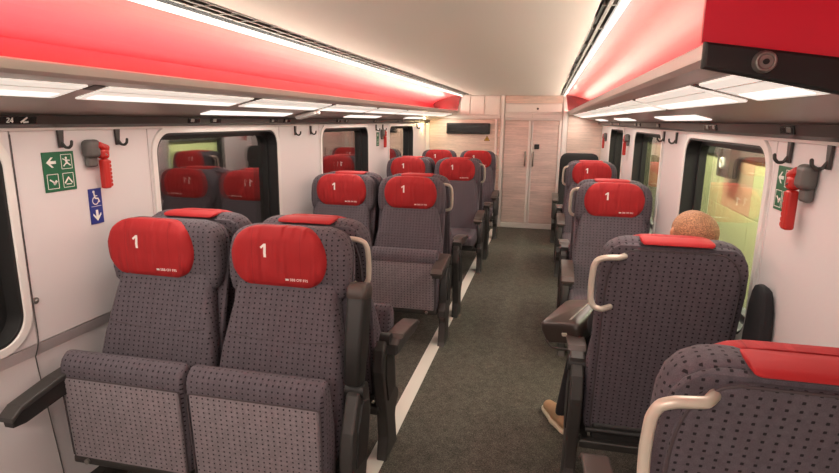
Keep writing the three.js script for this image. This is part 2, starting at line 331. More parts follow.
// rail between rack and wall, with seat displays
for (const [side, n] of [['left', 2], ['right', 3]]) {
  const s = side === 'left' ? -1 : 1, X = w => XC + s * w, r = structure(`trim_${n}`);
  obj('rail', prismZ([[1.27, 1.65], [1.335, 1.65], [1.335, 1.606], [1.318, 1.604], [1.277, 1.617]].map(([w, y]) => [X(w), y]), ZE, ZB, 0), M.rail_plastic, r);
  obj('rail_trim', prismZ([[1.32, 1.606], [1.334, 1.606], [1.334, 1.592], [1.323, 1.594]].map(([w, y]) => [X(w), y]), ZE, ZB, 0), M.frame_white, r);
  const zs = side === 'left' ? [-2.62, -2.82, -3.5, -3.7, -4.72, -4.92, -5.8, -6.8, -7.0] : [-1.95, -2.75, -2.85, -4.05, -4.85, -5.05, -6.2, -6.9];
  for (const z of zs) {
    const b = obj('seat_display', at(rbox(0.012, 0.026, 0.1, 0.004), X(1.273), 1.633, z, 0, 0, s * 0.2), M.screen_black, r);
    obj('display_lens', at(rbox(0.004, 0.016, 0.03, 0.002), X(1.2662), 1.633, z + 0.02, 0, 0, s * 0.2), M.grey_metal, b);
  }
}
// end wall with cupboard doors
const Z = ZE;
{
  const w = structure('wall_back');
  obj('wall_core', span(-1.98, 0.9, -0.05, 2.11, Z - 0.08, Z - 0.02, 0.001), M.warm_white, w);
  obj('side_panel', span(-1.88, -0.79, 0.05, 1.675, Z - 0.02, Z, 0.004), M.partition_wood, w);
  obj('side_panel', span(0.295, 0.79, 0.05, 2.03, Z - 0.02, Z, 0.004), M.partition_wood, w);
  obj('top_rail', span(-1.88, -0.715, 1.685, 1.725, Z - 0.02, Z + 0.012, 0.004), M.warm_white, w);
  for (const [a, b] of [[-1.5, -1.345], [-1.335, -1.19], [-1.18, -0.97], [-0.962, -0.728]]) obj('upper_panel', span(a, b, 1.738, 2.025, Z - 0.02, Z + 0.004, 0.005), M.warm_white, w);
  obj('column', span(-0.705, -0.655, 0, 2.03, Z - 0.02, Z + 0.03, 0.006), M.warm_white, w);
  obj('column', span(0.215, 0.285, 0, 2.03, Z - 0.02, Z + 0.03, 0.006), M.warm_white, w);
  obj('column', span(-0.79, -0.755, 0, 1.68, Z - 0.02, Z + 0.02, 0.006), M.warm_white, w);
  obj('infill_panel', span(-0.75, -0.71, 0.02, 1.68, Z - 0.02, Z, 0.003), M.partition_wood, w);
  obj('door_frame', [span(-0.65, 0.21, 1.665, 1.69, Z - 0.02, Z + 0.022, 0.004), span(0.17, 0.21, 0, 1.665, Z - 0.02, Z + 0.02, 0.004)], M.warm_white, w);
  obj('header_panel', span(-0.65, -0.232, 1.697, 1.755, Z - 0.02, Z + 0.004, 0.004), M.warm_white, w);
  obj('header_panel', span(-0.226, 0.2, 1.697, 1.755, Z - 0.02, Z + 0.004, 0.004), M.warm_white, w);
  const f = obj('header_flap', span(-0.645, 0.195, 1.782, 1.908, Z - 0.02, Z + 0.012, 0.006), M.warm_white, w);
  obj('flap_lock', at(new THREE.CylinderGeometry(0.016, 0.016, 0.01, 18), -0.16, 1.835, Z + 0.016, Math.PI / 2), M.dark_metal, f);
  obj('header_board', span(-0.65, 0.205, 1.918, 2.028, Z - 0.02, Z, 0.004), M.partition_wood, w);
  obj('kick_bar', span(-0.65, 0.175, 0, 0.075, Z - 0.02, Z + 0.03, 0.006), M.warm_white, w);
  obj('corner_post', span(-1.88, -1.82, 0.05, 1.68, Z, Z + 0.03, 0.008), M.warm_white, w);
}
for (const [n, a, b, hx] of [[1, -0.642, -0.252, -0.315], [2, -0.232, 0.166, -0.195]]) {
  const d = structure(`door_${n}`);
  obj('door_leaf', span(a, b, 0.085, 1.66, Z - 0.018, Z + 0.006, 0.004), M.door_wood, d);
  obj('door_edge', n === 1 ? span(b - 0.03, b + 0.008, 0.085, 1.66, Z - 0.01, Z + 0.014, 0.004) : span(a, a + 0.022, 0.085, 1.66, Z - 0.01, Z + 0.014, 0.004), M.warm_white, d);
  obj('door_handle', tube([[hx, 1.185, Z + 0.005], [hx, 1.175, Z + 0.04], [hx, 1.08, Z + 0.055], [hx, 0.99, Z + 0.04], [hx, 0.978, Z + 0.005]], 0.013), M.handle_metal, d);
}
{ const t = thing('reading_lamp', 'small warm lamp under the rail at the far left corner', 'lamp', [S.left(1.26), 1.6, ZE + 0.3]);
  obj('lamp_body', at(new THREE.CylinderGeometry(0.02, 0.024, 0.03, 16), 0, 0.012, 0), M.hammer_grey, t); obj('bulb', at(new THREE.SphereGeometry(0.016, 14, 10), 0, -0.008, 0), M.reading_glow, t);
  const l = new THREE.PointLight(new THREE.Color(1, 0.75, 0.35), 0.25, 4, 2); l.position.set(S.left(1.26), 1.585, ZE + 0.3); l.name = 'reading_lamp_light'; scene.add(l); }
tag(obj('door_plate', [rbox(0.075, 0.075, 0.008, 0.004, -0.146, 1.27, Z + 0.01), at(new THREE.CylinderGeometry(0.022, 0.022, 0.006, 20), -0.146, 1.27, Z + 0.015, Math.PI / 2)], M.screen_black), 'small square black lock plate on the right cupboard door', 'lock');
{
  const d = thing('information_display', 'dark blank information display on the wooden end wall', 'display', [-1.206, 1.53, Z + 0.0]);
  obj('housing', rbox(0.68, 0.165, 0.05, 0.012, 0, 0, 0.025), M.dark_plastic, d);
  obj('screen', rbox(0.64, 0.125, 0.006, 0.003, 0, 0, 0.0505), M.screen_black, d);
}
{
  const sg = thing('warning_sign', 'small yellow triangular warning sticker below the dark display', 'sign', [-0.91, 1.37, Z]);
  const tri = r => [0, 1, 2].map(k => [Math.sin(k * 2.0944) * r, Math.cos(k * 2.0944) * r]);
  obj('plate', prismZ(tri(0.055), 0.0005, 0.003), M.rubber, sg); obj('face', prismZ(tri(0.046), 0.003, 0.004), M.sign_yellow, sg);
  obj('bolt_mark', prismZ([[0.004, 0.03], [-0.012, -0.002], [0, -0.002], [-0.006, -0.02], [0.013, 0.006], [0.002, 0.006]], 0.004, 0.005), M.rubber, sg);
}
// wall behind the camera
obj('wall_front', span(XC - 1.45, XC + 1.45, -0.05, 2.11, ZB, ZB + 0.06, 0.001), M.wall_laminate).userData.kind = 'structure';
{ const t = thing('ceiling_light', 'square white ceiling lamp in the entrance behind the nearest seats', 'lamp', [XC + 0.1, 2.03, 0.75]);
  obj('frame', rbox(0.72, 0.012, 0.62, 0.005, 0, -0.006, 0), M.frame_white, t); obj('diffuser', rbox(0.64, 0.01, 0.54, 0.004, 0, -0.013, 0), M.diffuser_glow, t);
  const l = new THREE.RectAreaLight(new THREE.Color(1, 0.9, 0.8), REAR_POWER, 0.64, 0.54); l.position.set(XC + 0.1, 2.005, 0.75); l.rotation.set(-Math.PI / 2, 0, 0); l.name = 'ceiling_lamp_light'; scene.add(l); }
// the station outside, seen through the windows
{
  const p = structure('platform_right');
  for (let k = 0; k < 16; k++) {
    obj('wall_panel', span(2.4, 2.5, -1, 0.545, -16 + k * 1.1, -14.906 + k * 1.1, 0.006), M.platform_wall, p);
    obj('wall_panel', span(2.4, 2.5, 0.553, 1.22, -16 + k * 1.1, -14.906 + k * 1.1, 0.006), k % 5 === 2 ? M.platform_pink : M.platform_wall, p);
  }
  obj('fascia', span(2.36, 2.5, 1.22, 2.5, -16, 2.0, 0.01), M.platform_dark, p);
  const sg = thing('platform_sign', 'dark hanging platform sign with white ring seen through the near right window', 'sign', [2.3, 1.14, -7.7]);
  obj('sign_board', span(-0.06, 0.055, -0.17, 0.2, -0.42, 0.06, 0.01), M.screen_black, sg);
  obj('ring', at(new THREE.TorusGeometry(0.06, 0.02, 10, 28), -0.062, 0.01, -0.2, 0, Math.PI / 2), M.sign_white, sg);
  obj('platform_floor', span(1.0, 2.5, -1.1, -1, -16, 2, 0.01), M.platform_dark, p);
  obj('platform_roof', span(1.0, 2.5, 2.5, 2.55, -16, 2, 0.01), M.platform_dark, p);
  for (const z of [-3, -7.5, -12]) { const l = new THREE.RectAreaLight(new THREE.Color(0.95, 1, 0.66), PLATFORM_POWER, 4, 0.12); l.position.set(1.6, 2.2, z); l.lookAt(2.4, 0.3, z); l.name = 'platform_light'; scene.add(l);
    obj('lamp_tube', at(new THREE.CylinderGeometry(0.03, 0.03, 4, 14), 1.58, 2.24, z, Math.PI / 2), M.strip_glow, p); }
  const q = structure('platform_left');
  obj('tunnel_wall', span(-5.2, -5.1, -2, 3, -16, 3, 0.01), M.platform_dark, q);
  obj('track_bed', span(-5.1, -2.2, -2.1, -2, -16, 3, 0.01), M.platform_dark, q);
}

// ------------------------------------------------------------------ seats (local frame: facing +z, headrest front at z = 0)
const zc = y => (1.1 - y) * 0.27 - 0.055;                          // middle of the reclined back
const G = {};                                                      // geometry shared by all seats
{
  const back = [[0.36, 0.262, 0.05], [0.38, 0.274, 0.052], [0.5, 0.276, 0.056], [0.62, 0.272, 0.058], [0.74, 0.26, 0.058], [0.86, 0.238, 0.056], [0.95, 0.224, 0.05], [1.0, 0.22, 0.046], [1.03, 0.21, 0.03]];
  G.back = clean(loft(back.map(([y, hw, t]) => ({ y, hw, zf: zc(y) + t, zb: zc(y) - 0.03, r: 0.04, b: 0.012 }))));
  const seam = []; for (let k = 0; k <= 12; k++) seam.push([-0.225 + 0.45 * k / 12, 0.8 - 0.02 * Math.sin(k / 12 * Math.PI), zc(0.79) + 0.058 + 0.004 * Math.abs(k / 6 - 1) ** 3]);
  G.backSeam = tube(seam, 0.0022, 24, 5);
  const shell = [[0.325, 0.24], [0.33, 0.252], [0.37, 0.26], [0.8, 0.263], [1.034, 0.262], [1.114, 0.256], [1.154, 0.246], [1.184, 0.228], [1.204, 0.2], [1.212, 0.17]];
  const zr = y => -0.132 + (1.2 - y) * 0.24;
  G.shell = clean(loft(shell.map(([y, hw], k) => { const e = k === 0 || k === shell.length - 1 ? 0.012 : 0; return { y, hw, zf: zc(y) - 0.015, zb: zr(y) + 0.018 + e, r: 0.02 }; })));
  const plateS = [[0.34, 0.222], [0.344, 0.229], [0.38, 0.234], [0.8, 0.236], [1.014, 0.236], [1.074, 0.232], [1.124, 0.22], [1.159, 0.2], [1.179, 0.175], [1.190, 0.145], [1.194, 0.12]];
  G.plate = clean(loft(plateS.map(([y, hw], k) => { const e = k === 0 || k === plateS.length - 1 ? 0.006 : 0; return { y, hw, zf: zr(y) + 0.028, zb: zr(y) + e, r: 0.012 }; }), 16));
  const edge = plateS.slice(1, -1).map(([y, hw]) => [hw - 0.003, y, zr(y) + 0.003]); G.edging = tube([...edge, [0, 1.191, -0.128], ...edge.map(([x, y, z]) => [-x, y, z]).reverse()], 0.0036, 90, 6);
  const head = [[0.946, 0.2, 0.03, 0.03], [0.952, 0.232, 0.012, 0.012], [0.969, 0.25, 0.003, 0], [1.014, 0.26, 0, 0], [1.074, 0.263, 0, 0], [1.134, 0.259, 0, 0], [1.174, 0.247, 0.002, 0], [1.200, 0.228, 0.008, 0.003], [1.216, 0.203, 0.02, 0.012], [1.224, 0.175, 0.036, 0.026]];
  G.head = clean(loft(head.map(([y, hw, i, j]) => ({ y, hw, zf: 0.014 - i, zb: zr(y) + 0.03 + j, r: 0.05, b: 0.012 }))));
  const cov = []; for (let k = 0; k <= 16; k++) { const a = -Math.PI / 2 + Math.PI * k / 16, u = Math.sin(a), c = Math.cos(a); cov.push([1.104 + 0.126 * u, 0.08 + 0.127 * Math.pow(Math.max(c, 0), 0.8), 0.03 * Math.pow(Math.abs(u), 5)]); }
  const front = loft(cov.map(([y, hw, i], k) => ({ y, hw, zf: 0.04 - i + 0.0015 * Math.sin(k * 2.3), zb: -0.03, r: 0.045, b: 0.002 })), 22);
  G.cover = (() => { const g = clean(front), p = g.attributes.position, uv = g.attributes.uv; for (let k = 0; k < p.count; k++) { uv.setXY(k, (p.getX(k) + 0.207) / 0.414, (p.getY(k) - 0.978) / 0.252); } return g; })();
  G.flap = clean(loft([[1.214, 0.114, -0.12, -0.1335], [1.216, 0.12, -0.11, -0.137], [1.22, 0.123, -0.09, -0.137], [1.225, 0.124, -0.06, -0.134], [1.229, 0.123, -0.04, -0.122], [1.232, 0.118, -0.045, -0.108]].map(([y, hw, zf, zb]) => ({ y, hw, zf, zb, r: 0.012 }))));
  // tipped-up cushion: underside to the front, rounded nose on top
  const cu = [[0.3, 0.262, 0.2, 0.3], [0.31, 0.27, 0.19, 0.306], [0.4, 0.274, 0.19, 0.312], [0.55, 0.275, 0.205, 0.318], [0.64, 0.275, 0.222, 0.324], [0.675, 0.275, 0.23, 0.327], [0.7, 0.275, 0.236, 0.325], [0.722, 0.274, 0.242, 0.317], [0.737, 0.272, 0.25, 0.304], [0.745, 0.268, 0.258, 0.292], [0.748, 0.262, 0.266, 0.284]];
  G.cushionUp = clean(loft(cu.map(([y, hw, zb, zf]) => ({ y, hw, zb, zf, r: 0.025 }))));
  const pan = [[0.302, 0.25, 0.285, 0.306], [0.308, 0.256, 0.285, 0.316], [0.46, 0.258, 0.29, 0.322], [0.648, 0.258, 0.3, 0.331], [0.658, 0.254, 0.3, 0.327]];
  G.panelUp = clean(loft(pan.map(([y, hw, zb, zf]) => ({ y, hw, zb, zf, r: 0.012 }))));
  G.welt = tube([[-0.262, 0.31, 0.31], [-0.264, 0.658, 0.327], [0.264, 0.658, 0.327], [0.262, 0.31, 0.31]], 0.0035, 60, 6, false, 0.02);
  // cushion folded down
  const cd = [[0.36, 0.262, 0.52], [0.368, 0.272, 0.535], [0.42, 0.275, 0.545], [0.45, 0.274, 0.54], [0.468, 0.268, 0.525], [0.478, 0.25, 0.49]];
  G.cushionDown = clean(loft(cd.map(([y, hw, zf]) => ({ y, hw, zf, zb: 0.11, r: 0.05 }))));
  G.weltDown = tube([[-0.274, 0.43, 0.16], [-0.274, 0.43, 0.49], [-0.23, 0.43, 0.541], [0.23, 0.43, 0.541], [0.274, 0.43, 0.49], [0.274, 0.43, 0.16]], 0.003, 60, 6, false, 0.1);
  G.pan = clean([span(-0.255, 0.255, 0.3, 0.36, 0.1, 0.5, 0.02, 2)]);
  // frame under the seat
  G.rail = clean([span(-0.274, 0.274, 0.255, 0.292, 0.25, 0.31, 0.012, 2), span(-0.274, 0.274, 0.262, 0.3, 0.03, 0.08, 0.01, 2), span(-0.265, -0.235, 0.262, 0.3, 0.05, 0.3, 0.006), span(0.235, 0.265, 0.262, 0.3, 0.05, 0.3, 0.006)]);
  G.mech = clean([span(-0.225, 0.225, 0.285, 0.375, 0.06, 0.15, 0.02, 2), at(new THREE.CylinderGeometry(0.012, 0.012, 0.5, 12), 0, 0.34, 0.06, 0, 0, Math.PI / 2)]);
  G.bolt = clean(at(new THREE.CylinderGeometry(0.011, 0.011, 0.012, 12), 0, 0.275, 0.314, Math.PI / 2));
  // aisle side frame: post, bracket and foot in one casting
  const side = new THREE.Shape();
  side.moveTo(0.02, 0.6); side.quadraticCurveTo(0.08, 0.66, 0.15, 0.62); side.lineTo(0.215, 0.5); side.quadraticCurveTo(0.24, 0.42, 0.235, 0.33); side.lineTo(0.29, 0.285); side.lineTo(0.29, 0.235); side.quadraticCurveTo(0.235, 0.225, 0.225, 0.17);
  side.lineTo(0.255, 0.03); side.lineTo(0.275, 0.0); side.lineTo(0.06, 0.0); side.lineTo(0.085, 0.12); side.quadraticCurveTo(0.07, 0.25, 0.03, 0.36); side.lineTo(0.0, 0.5); side.closePath();
  G.side = clean(prismX(side, -0.027, 0.027, 0.01));
  G.sideCover = clean(prismX([[0.05, 0.56], [0.11, 0.585], [0.175, 0.48], [0.19, 0.34], [0.08, 0.32], [0.045, 0.45]], -0.006, 0.006, 0.004));
  G.pivot = clean([at(new THREE.CylinderGeometry(0.034, 0.034, 0.075, 22), 0, 0.625, 0.1, 0, 0, Math.PI / 2), span(-0.03, 0.03, 0.56, 0.62, 0.075, 0.125, 0.012, 2)]);
  // armrest: body and pad, lying along +z from its pivot
  const arm = [[-0.03, -0.02], [-0.03, 0.03], [0.04, 0.045], [0.2, 0.03], [0.36, 0.005], [0.395, -0.012], [0.39, -0.04], [0.34, -0.045], [0.18, -0.028], [0.05, -0.03]];
  const lay = g => g;
  G.arm = clean(lay(prismX(arm, -0.033, 0.033, 0.01)));
  const padS = [[0.02, 0.042], [0.05, 0.056], [0.2, 0.043], [0.36, 0.018], [0.402, -0.005], [0.4, -0.02], [0.36, 0.0], [0.2, 0.024], [0.04, 0.038]];
  G.armPad = clean(lay(prismX(padS, -0.042, 0.042, 0.006)));
  // armrest folded up beside the back
  G.armUp = clean(at(loft([[0.03, 0.026, 0.03], [0.042, 0.032, 0.045], [0.2, 0.035, 0.055], [0.36, 0.037, 0.05], [0.372, 0.036, 0.046]].map(([y, hw, d]) => ({ y, hw, zf: d, zb: -d, r: 0.016 }))), 0, 0.62, 0.12, -R(12)));
  G.armUpPad = clean(at(loft([[0.366, 0.037, 0.05], [0.375, 0.039, 0.054], [0.41, 0.038, 0.05], [0.424, 0.032, 0.036]].map(([y, hw, d]) => ({ y, hw, zf: d, zb: -d, r: 0.016 }))), 0, 0.62, 0.12, -R(12)));
  const hz = -0.13;
  G.handle = tube([[0.178, 1.165, hz + 0.01], [0.2, 1.165, hz - 0.022], [0.25, 1.163, hz - 0.03], [0.276, 1.152, hz - 0.028], [0.288, 1.125, hz - 0.024], [0.292, 1.060, hz - 0.02], [0.29, 0.995, hz - 0.02], [0.276, 0.970, hz - 0.022], [0.25, 0.962, hz - 0.022], [0.215, 0.960, hz + 0.02]], 0.0115, 60, 10);
  G.handleFlip = G.handle.clone().scale(-1, 1, 1);
  { const a = G.handleFlip; for (const n of ['position', 'normal', 'uv']) { const t = a.attributes[n], w = t.itemSize; for (let k = 0; k < t.count; k += 3) for (let c = 0; c < w; c++) { const v = t.array[k * w + c]; t.array[k * w + c] = t.array[(k + 1) * w + c]; t.array[(k + 1) * w + c] = v; } } }
}
const put = (name, g, m, parent, x = 0, y = 0, z = 0) => { const o = obj(name, g, m, parent, true); o.position.set(x, y, z); return o; };
// side: local x of the aisle; up: cushion tipped up; arm: 'down', 'up' or null; wallArm; handle; cover
function seat(label, x, z, turn, { side = 1, up = false, arm = 'down', frame = true, wallArm = false, handle = false, cover = true, shiftCover = 0, armY = 0.63, frameX = 0.302 } = {}) {
  const t = thing('train_seat', label, 'seat', [x, 0, z], turn, 'first class train seats');
  const cloth = cover ? M.moquette : M.black_moquette;
  const b = put('backrest', G.back, cloth, t); put('seam', G.backSeam, M.piping, b);
  const s = put('back_shell', G.shell, cloth, t); const pl = put('back_plate', G.plate, cloth, t); put('edging', G.edging, M.piping, pl);
  put('headrest', G.head, cloth, t);
  if (cover) { put('headrest_cover', G.cover, M.cover_print, t, shiftCover); if (turn) put('cover_flap', G.flap, M.cover_red, t); }
  if (up) { const c = put('seat_cushion', G.cushionUp, cloth, t, 0, -0.012); put('cushion_underside', G.panelUp, M.underside_moquette, c); put('welt', G.welt, M.piping, c); }
  else { const c = put('seat_cushion', G.cushionDown, cloth, t); put('welt', G.weltDown, M.piping, c); put('seat_pan', G.pan, M.dark_plastic, t); }
  const r = put('seat_frame', G.rail, M.dark_metal, t); for (const x of [-0.2, 0.2]) put('bolt', G.bolt, M.grey_metal, r, x);
  put('tilt_mechanism', G.mech, M.dark_plastic, t);
  if (frame) {
    const f = put('side_frame', G.side, M.charcoal_plastic, t, side * frameX); put('side_cover', G.sideCover, M.dark_plastic, f, side * 0.028);
    put('arm_pivot', G.pivot, M.dark_plastic, t, side * frameX);
    if (arm === 'down') { const a = put('armrest', G.arm, M.charcoal_plastic, t, side * (frameX + (armY < 0.6 ? 0.045 : 0)), armY, 0.1); put('arm_pad', G.armPad, M.arm_pad, a); }
    if (arm === 'up') { const a = put('armrest', G.armUp, M.dark_plastic, t, side * 0.316); put('arm_pad', G.armUpPad, M.arm_pad, a); }
  }
  if (wallArm) { const a = put('wall_armrest', G.arm, M.dark_plastic, t, -side * 0.27, 0.605, 0.16); a.scale.set(0.8, 1.25, 1); put('arm_pad', G.armPad, M.charcoal_plastic, a); }
  if (handle) put('grab_handle', side > 0 ? G.handle : G.handleFlip, M.pale_metal, t);
  return t;
}
const XA = -0.985, XW = -1.56, XR = 0.485, BACK = -0.3, H = Math.PI;
const rows = [['front', -1.965], ['second', -4.045], ['third', -6.125], ['last', -7.97]];
const shiftX = [[0, 0.014], [0, 0.02], [0.025, 0.035], [0.025, 0.035]];
const aisleLabels = ['nearest left aisle seat with tipped-up cushion and black armrest folded upright', 'left aisle seat with tipped-up cushion and lowered armrest, second row facing the camera', 'left aisle seat with flat cushion in the third row facing the camera', 'left aisle seat with red cover in the last row before the wooden end wall'];
const windowLabels = ['nearest left window seat with tipped-up cushion and black armrest along the wall', 'left window seat facing the camera in the second row, under the wall hooks', 'left window seat with red cover in the third row, beside the far red hammer', 'left window seat in the last row, in front of the dark display'];
const backAisle = ['aisle seat facing away behind the nearest left aisle seat, with pale grab handle', 'aisle seat facing away behind the second left aisle seat', 'aisle seat facing away behind the third left aisle seat'];
const backWindow = ['window seat facing away behind the nearest left window seat, red flap showing', 'window seat facing away behind the second left window seat', 'window seat facing away behind the third left window seat'];
rows.forEach(([n, z], k) => {
  const [da, dw] = shiftX[k];
  seat(aisleLabels[k], XA + da, z, 0, { side: 1, up: k < 2, arm: k === 0 ? 'up' : 'down', handle: k === 3, frameX: k === 0 ? 0.32 : 0.302, shiftCover: k === 0 ? -0.03 : 0 });
  seat(windowLabels[k], XW + dw, z, 0, { side: 1, up: k < 2, frame: false, wallArm: true, shiftCover: k === 0 ? -0.055 : 0 });
  if (k < 3) {
    seat(backAisle[k], XA + da, z + BACK, H, { side: -1, handle: true, up: k === 0, armY: k === 0 ? 0.585 : 0.63, frameX: k === 0 ? 0.28 : 0.302 });
    seat(backWindow[k], XW + dw, z + BACK, H, { side: -1, frame: false, wallArm: false });
  }
});
seat('large seat back facing away at the lower right corner with thick pale handle', 0.503, -1.14, H, { side: 1, handle: true });
seat('dotted grey seat back facing away with the bald passenger sitting in it', XR, -2.225, H, { side: 1, handle: true });
seat('right single seat facing the camera, opposite the bald passenger', XR + 0.005, -4.1, 0, { side: -1 });
seat('single seat facing away, right behind the seat opposite the passenger', XR + 0.005, -4.1 + BACK, H, { side: 1, handle: true });
seat('right single seat with red cover, second one facing the camera', XR + 0.005, -6.2, 0, { side: -1 });
seat('single seat facing away, behind the second red-covered right seat', XR + 0.005, -6.2 + BACK, H, { side: 1, handle: true });
seat('plain black seat without red cover by the end wall on the right', XR - 0.03, -7.95, 0, { side: -1, cover: false });

// ------------------------------------------------------------------ wall fittings
const font = await new FontLoader().loadAsync('fonts/droid/droid_sans_bold.typeface.json');
const xL = S.left(WALL), xR = S.right(WALL);
function hook(side, z, label) {
  const s = side === 'left' ? 1 : -1, x = side === 'left' ? xL : xR, t = thing('coat_hook', label, 'hook', [x, 1.6, z], 0, 'coat hooks under the rail');
  obj('plate', prismX([[-0.016, 0.01], [0.016, 0.01], [0.011, -0.075], [-0.007, -0.075]], s * 0.002, s * 0.012, 0.002), M.rail_plastic, t);
  obj('hook_arm', tube([[s * 0.01, -0.055, 0], [s * 0.02, -0.072, -0.004], [s * 0.034, -0.074, -0.008], [s * 0.044, -0.064, -0.01], [s * 0.046, -0.05, -0.011]], 0.0058, 20, 8), M.dark_metal, t);
}
hook('left', -1.835, 'black coat hook above the green escape signs on the left wall');
hook('left', -2.135, 'black coat hook right of the near red hammer on the left wall');
hook('left', -3.95, 'black coat hook beside the large left window, nearer of the pair');
hook('left', -4.24, 'black coat hook beside the large left window, farther of the pair');
hook('left', -6.02, 'small coat hook above the far green sign on the left wall');
hook('left', -6.28, 'small coat hook above the far red hammer on the left wall');
hook('left', -8.05, 'coat hook beyond the last left window');
hook('right', -1.79, 'black coat hook at the right edge beside the grey hammer holder');
hook('right', -2.06, 'black coat hook above the green sign on the right wall');
hook('right', -3.74, 'black coat hook between the right windows, nearer of the pair');
hook('right', -4.12, 'black coat hook between the right windows, farther of the pair');
function hammer(side, y, z, label) {
  const s = side === 'left' ? 1 : -1, t = thing('emergency_hammer', label, 'hammer', [side === 'left' ? xL : xR, y, z], 0); t.scale.setScalar(0.9);
  obj('holder', [rbox(0.05, 0.085, 0.085, 0.022, s * 0.025, 0.045, 0.028, 3), rbox(0.03, 0.06, 0.06, 0.012, s * 0.016, -0.01, 0.026, 2)], M.hammer_grey, t);
  const hx = s * 0.04, zz = -0.024;
  const h = obj('hammer_handle', [rbox(0.034, 0.14, 0.04, 0.01, hx, -0.075, zz, 2), rbox(0.04, 0.05, 0.05, 0.016, hx, 0.02, zz, 3)], M.hammer_red, t);
  obj('hammer_head', at(rbox(0.036, 0.034, 0.07, 0.014, 0, 0, 0, 3), hx, 0.052, zz + 0.002, -0.35), M.hammer_red, t);
  const teeth = []; for (let k = 0; k < 7; k++) teeth.push(at(new THREE.CylinderGeometry(0.0085, 0.0085, 0.03, 10), hx, -0.02 - 0.018 * k, zz - 0.019, 0, 0, Math.PI / 2));
  obj('grip', teeth, M.hammer_red, h);
  obj('seal_wire', tube([[hx, 0.035, zz + 0.026], [hx + s * 0.022, 0.015, zz], [hx, 0.0, zz - 0.026]], 0.0025, 14, 6), M.grey_metal, t);
}
hammer('left', 1.475, -1.99, 'red emergency hammer in grey holder above the blue sign on the left wall');
hammer('left', 1.46, -6.25, 'red emergency hammer far along the left wall beyond the second window');
hammer('right', 1.455, -1.9, 'red emergency hammer in grey holder beside the near right window');
hammer('right', 1.46, -5.83, 'red emergency hammer between the second and third right windows');
hammer('right', 1.43, -7.98, 'red emergency hammer at the far end of the right wall');
// pictogram plates, drawn in (u, v) metres on the wall; u runs to the viewer's right
function plate(name, label, side, y, z, w, h, m, marks) {
  const s = side === 'left' ? 1 : -1, t = thing(name, label, 'sign', [side === 'left' ? xL : xR, y, z], side === 'left' ? Math.PI / 2 : -Math.PI / 2);
  obj('plate', rbox(w, h, 0.003, 0.0014, 0, 0, 0.0022, 1), m, t);
  if (marks.length) obj('pictogram', marks.map(p => Array.isArray(p) ? prismZ(p, 0.0036, 0.0044) : p), M.sign_white, t);
  return t;
}
const arrow = (cx, cy, k, turn) => [[-1, 0], [0.05, 0.9], [0.45, 0.9], [-0.2, 0.26], [1, 0.26], [1, -0.26], [-0.2, -0.26], [0.45, -0.9], [0.05, -0.9]].map(([a, b]) => { const c = Math.cos(turn), q = Math.sin(turn); return [cx + k * (a * c - b * q), cy + k * (a * q + b * c)]; });
const bar = (x0, y0, x1, y1, w) => { const l = Math.hypot(x1 - x0, y1 - y0), a = (y1 - y0) / l * w / 2, b = (x1 - x0) / l * w / 2; return [[x0 - a, y0 + b], [x0 + a, y0 - b], [x1 + a, y1 - b], [x1 - a, y1 + b]]; };
const box = (x, y, w, h, t) => [bar(x - w, y - h, x + w, y - h, t), bar(x - w, y + h, x + w, y + h, t), bar(x - w, y - h, x - w, y + h, t), bar(x + w, y - h, x + w, y + h, t)];
const blob = (x, y, r) => Array.from({ length: 12 }, (_, k) => [x + r * Math.cos(k * Math.PI / 6), y + r * Math.sin(k * Math.PI / 6)]);
function escapeMarks(u, v) {                                       // runner through a window, hammer and hand
  return [arrow(-u, v, 0.022, 0), ...box(u, v, 0.025, 0.028, 0.0022), blob(u - 0.001, v + 0.014, 0.005), bar(u - 0.004, v + 0.008, u + 0.004, v - 0.008, 0.009), bar(u + 0.004, v - 0.006, u + 0.018, v - 0.016, 0.005), bar(u - 0.003, v - 0.006, u - 0.016, v - 0.018, 0.005), bar(u - 0.002, v + 0.006, u + 0.016, v + 0.004, 0.004), bar(u - 0.005, v + 0.006, u - 0.018, v + 0.012, 0.004),
    ...box(-u, -v, 0.025, 0.028, 0.0022), bar(-u - 0.014, -v + 0.008, -u + 0.012, -v - 0.01, 0.006), bar(-u + 0.002, -v - 0.012, -u + 0.017, -v + 0.002, 0.009), ...box(u, -v, 0.025, 0.028, 0.0022), bar(u - 0.018, -v - 0.012, u + 0.002, -v + 0.012, 0.006), bar(u, -v + 0.012, u + 0.018, -v - 0.012, 0.006), bar(u - 0.012, -v - 0.016, u + 0.013, -v - 0.016, 0.004)];
}
plate('escape_sign', 'green escape sign of four white pictograms on the near left wall', 'left', 1.433, -1.816, 0.148, 0.155, M.sign_green, escapeMarks(0.036, 0.037));
plate('escape_sign', 'narrow green escape sign beside the far hammer on the left wall', 'left', 1.43, -6.09, 0.1, 0.155, M.sign_green, [arrow(0, 0.045, 0.02, 0), ...box(0, -0.03, 0.03, 0.03, 0.003), bar(-0.012, -0.04, 0.014, -0.016, 0.008)]);
plate('escape_sign', 'green escape sign with white arrow beside the hammer on the right wall', 'right', 1.437, -2.075, 0.128, 0.15, M.sign_green, escapeMarks(0.03, 0.036));
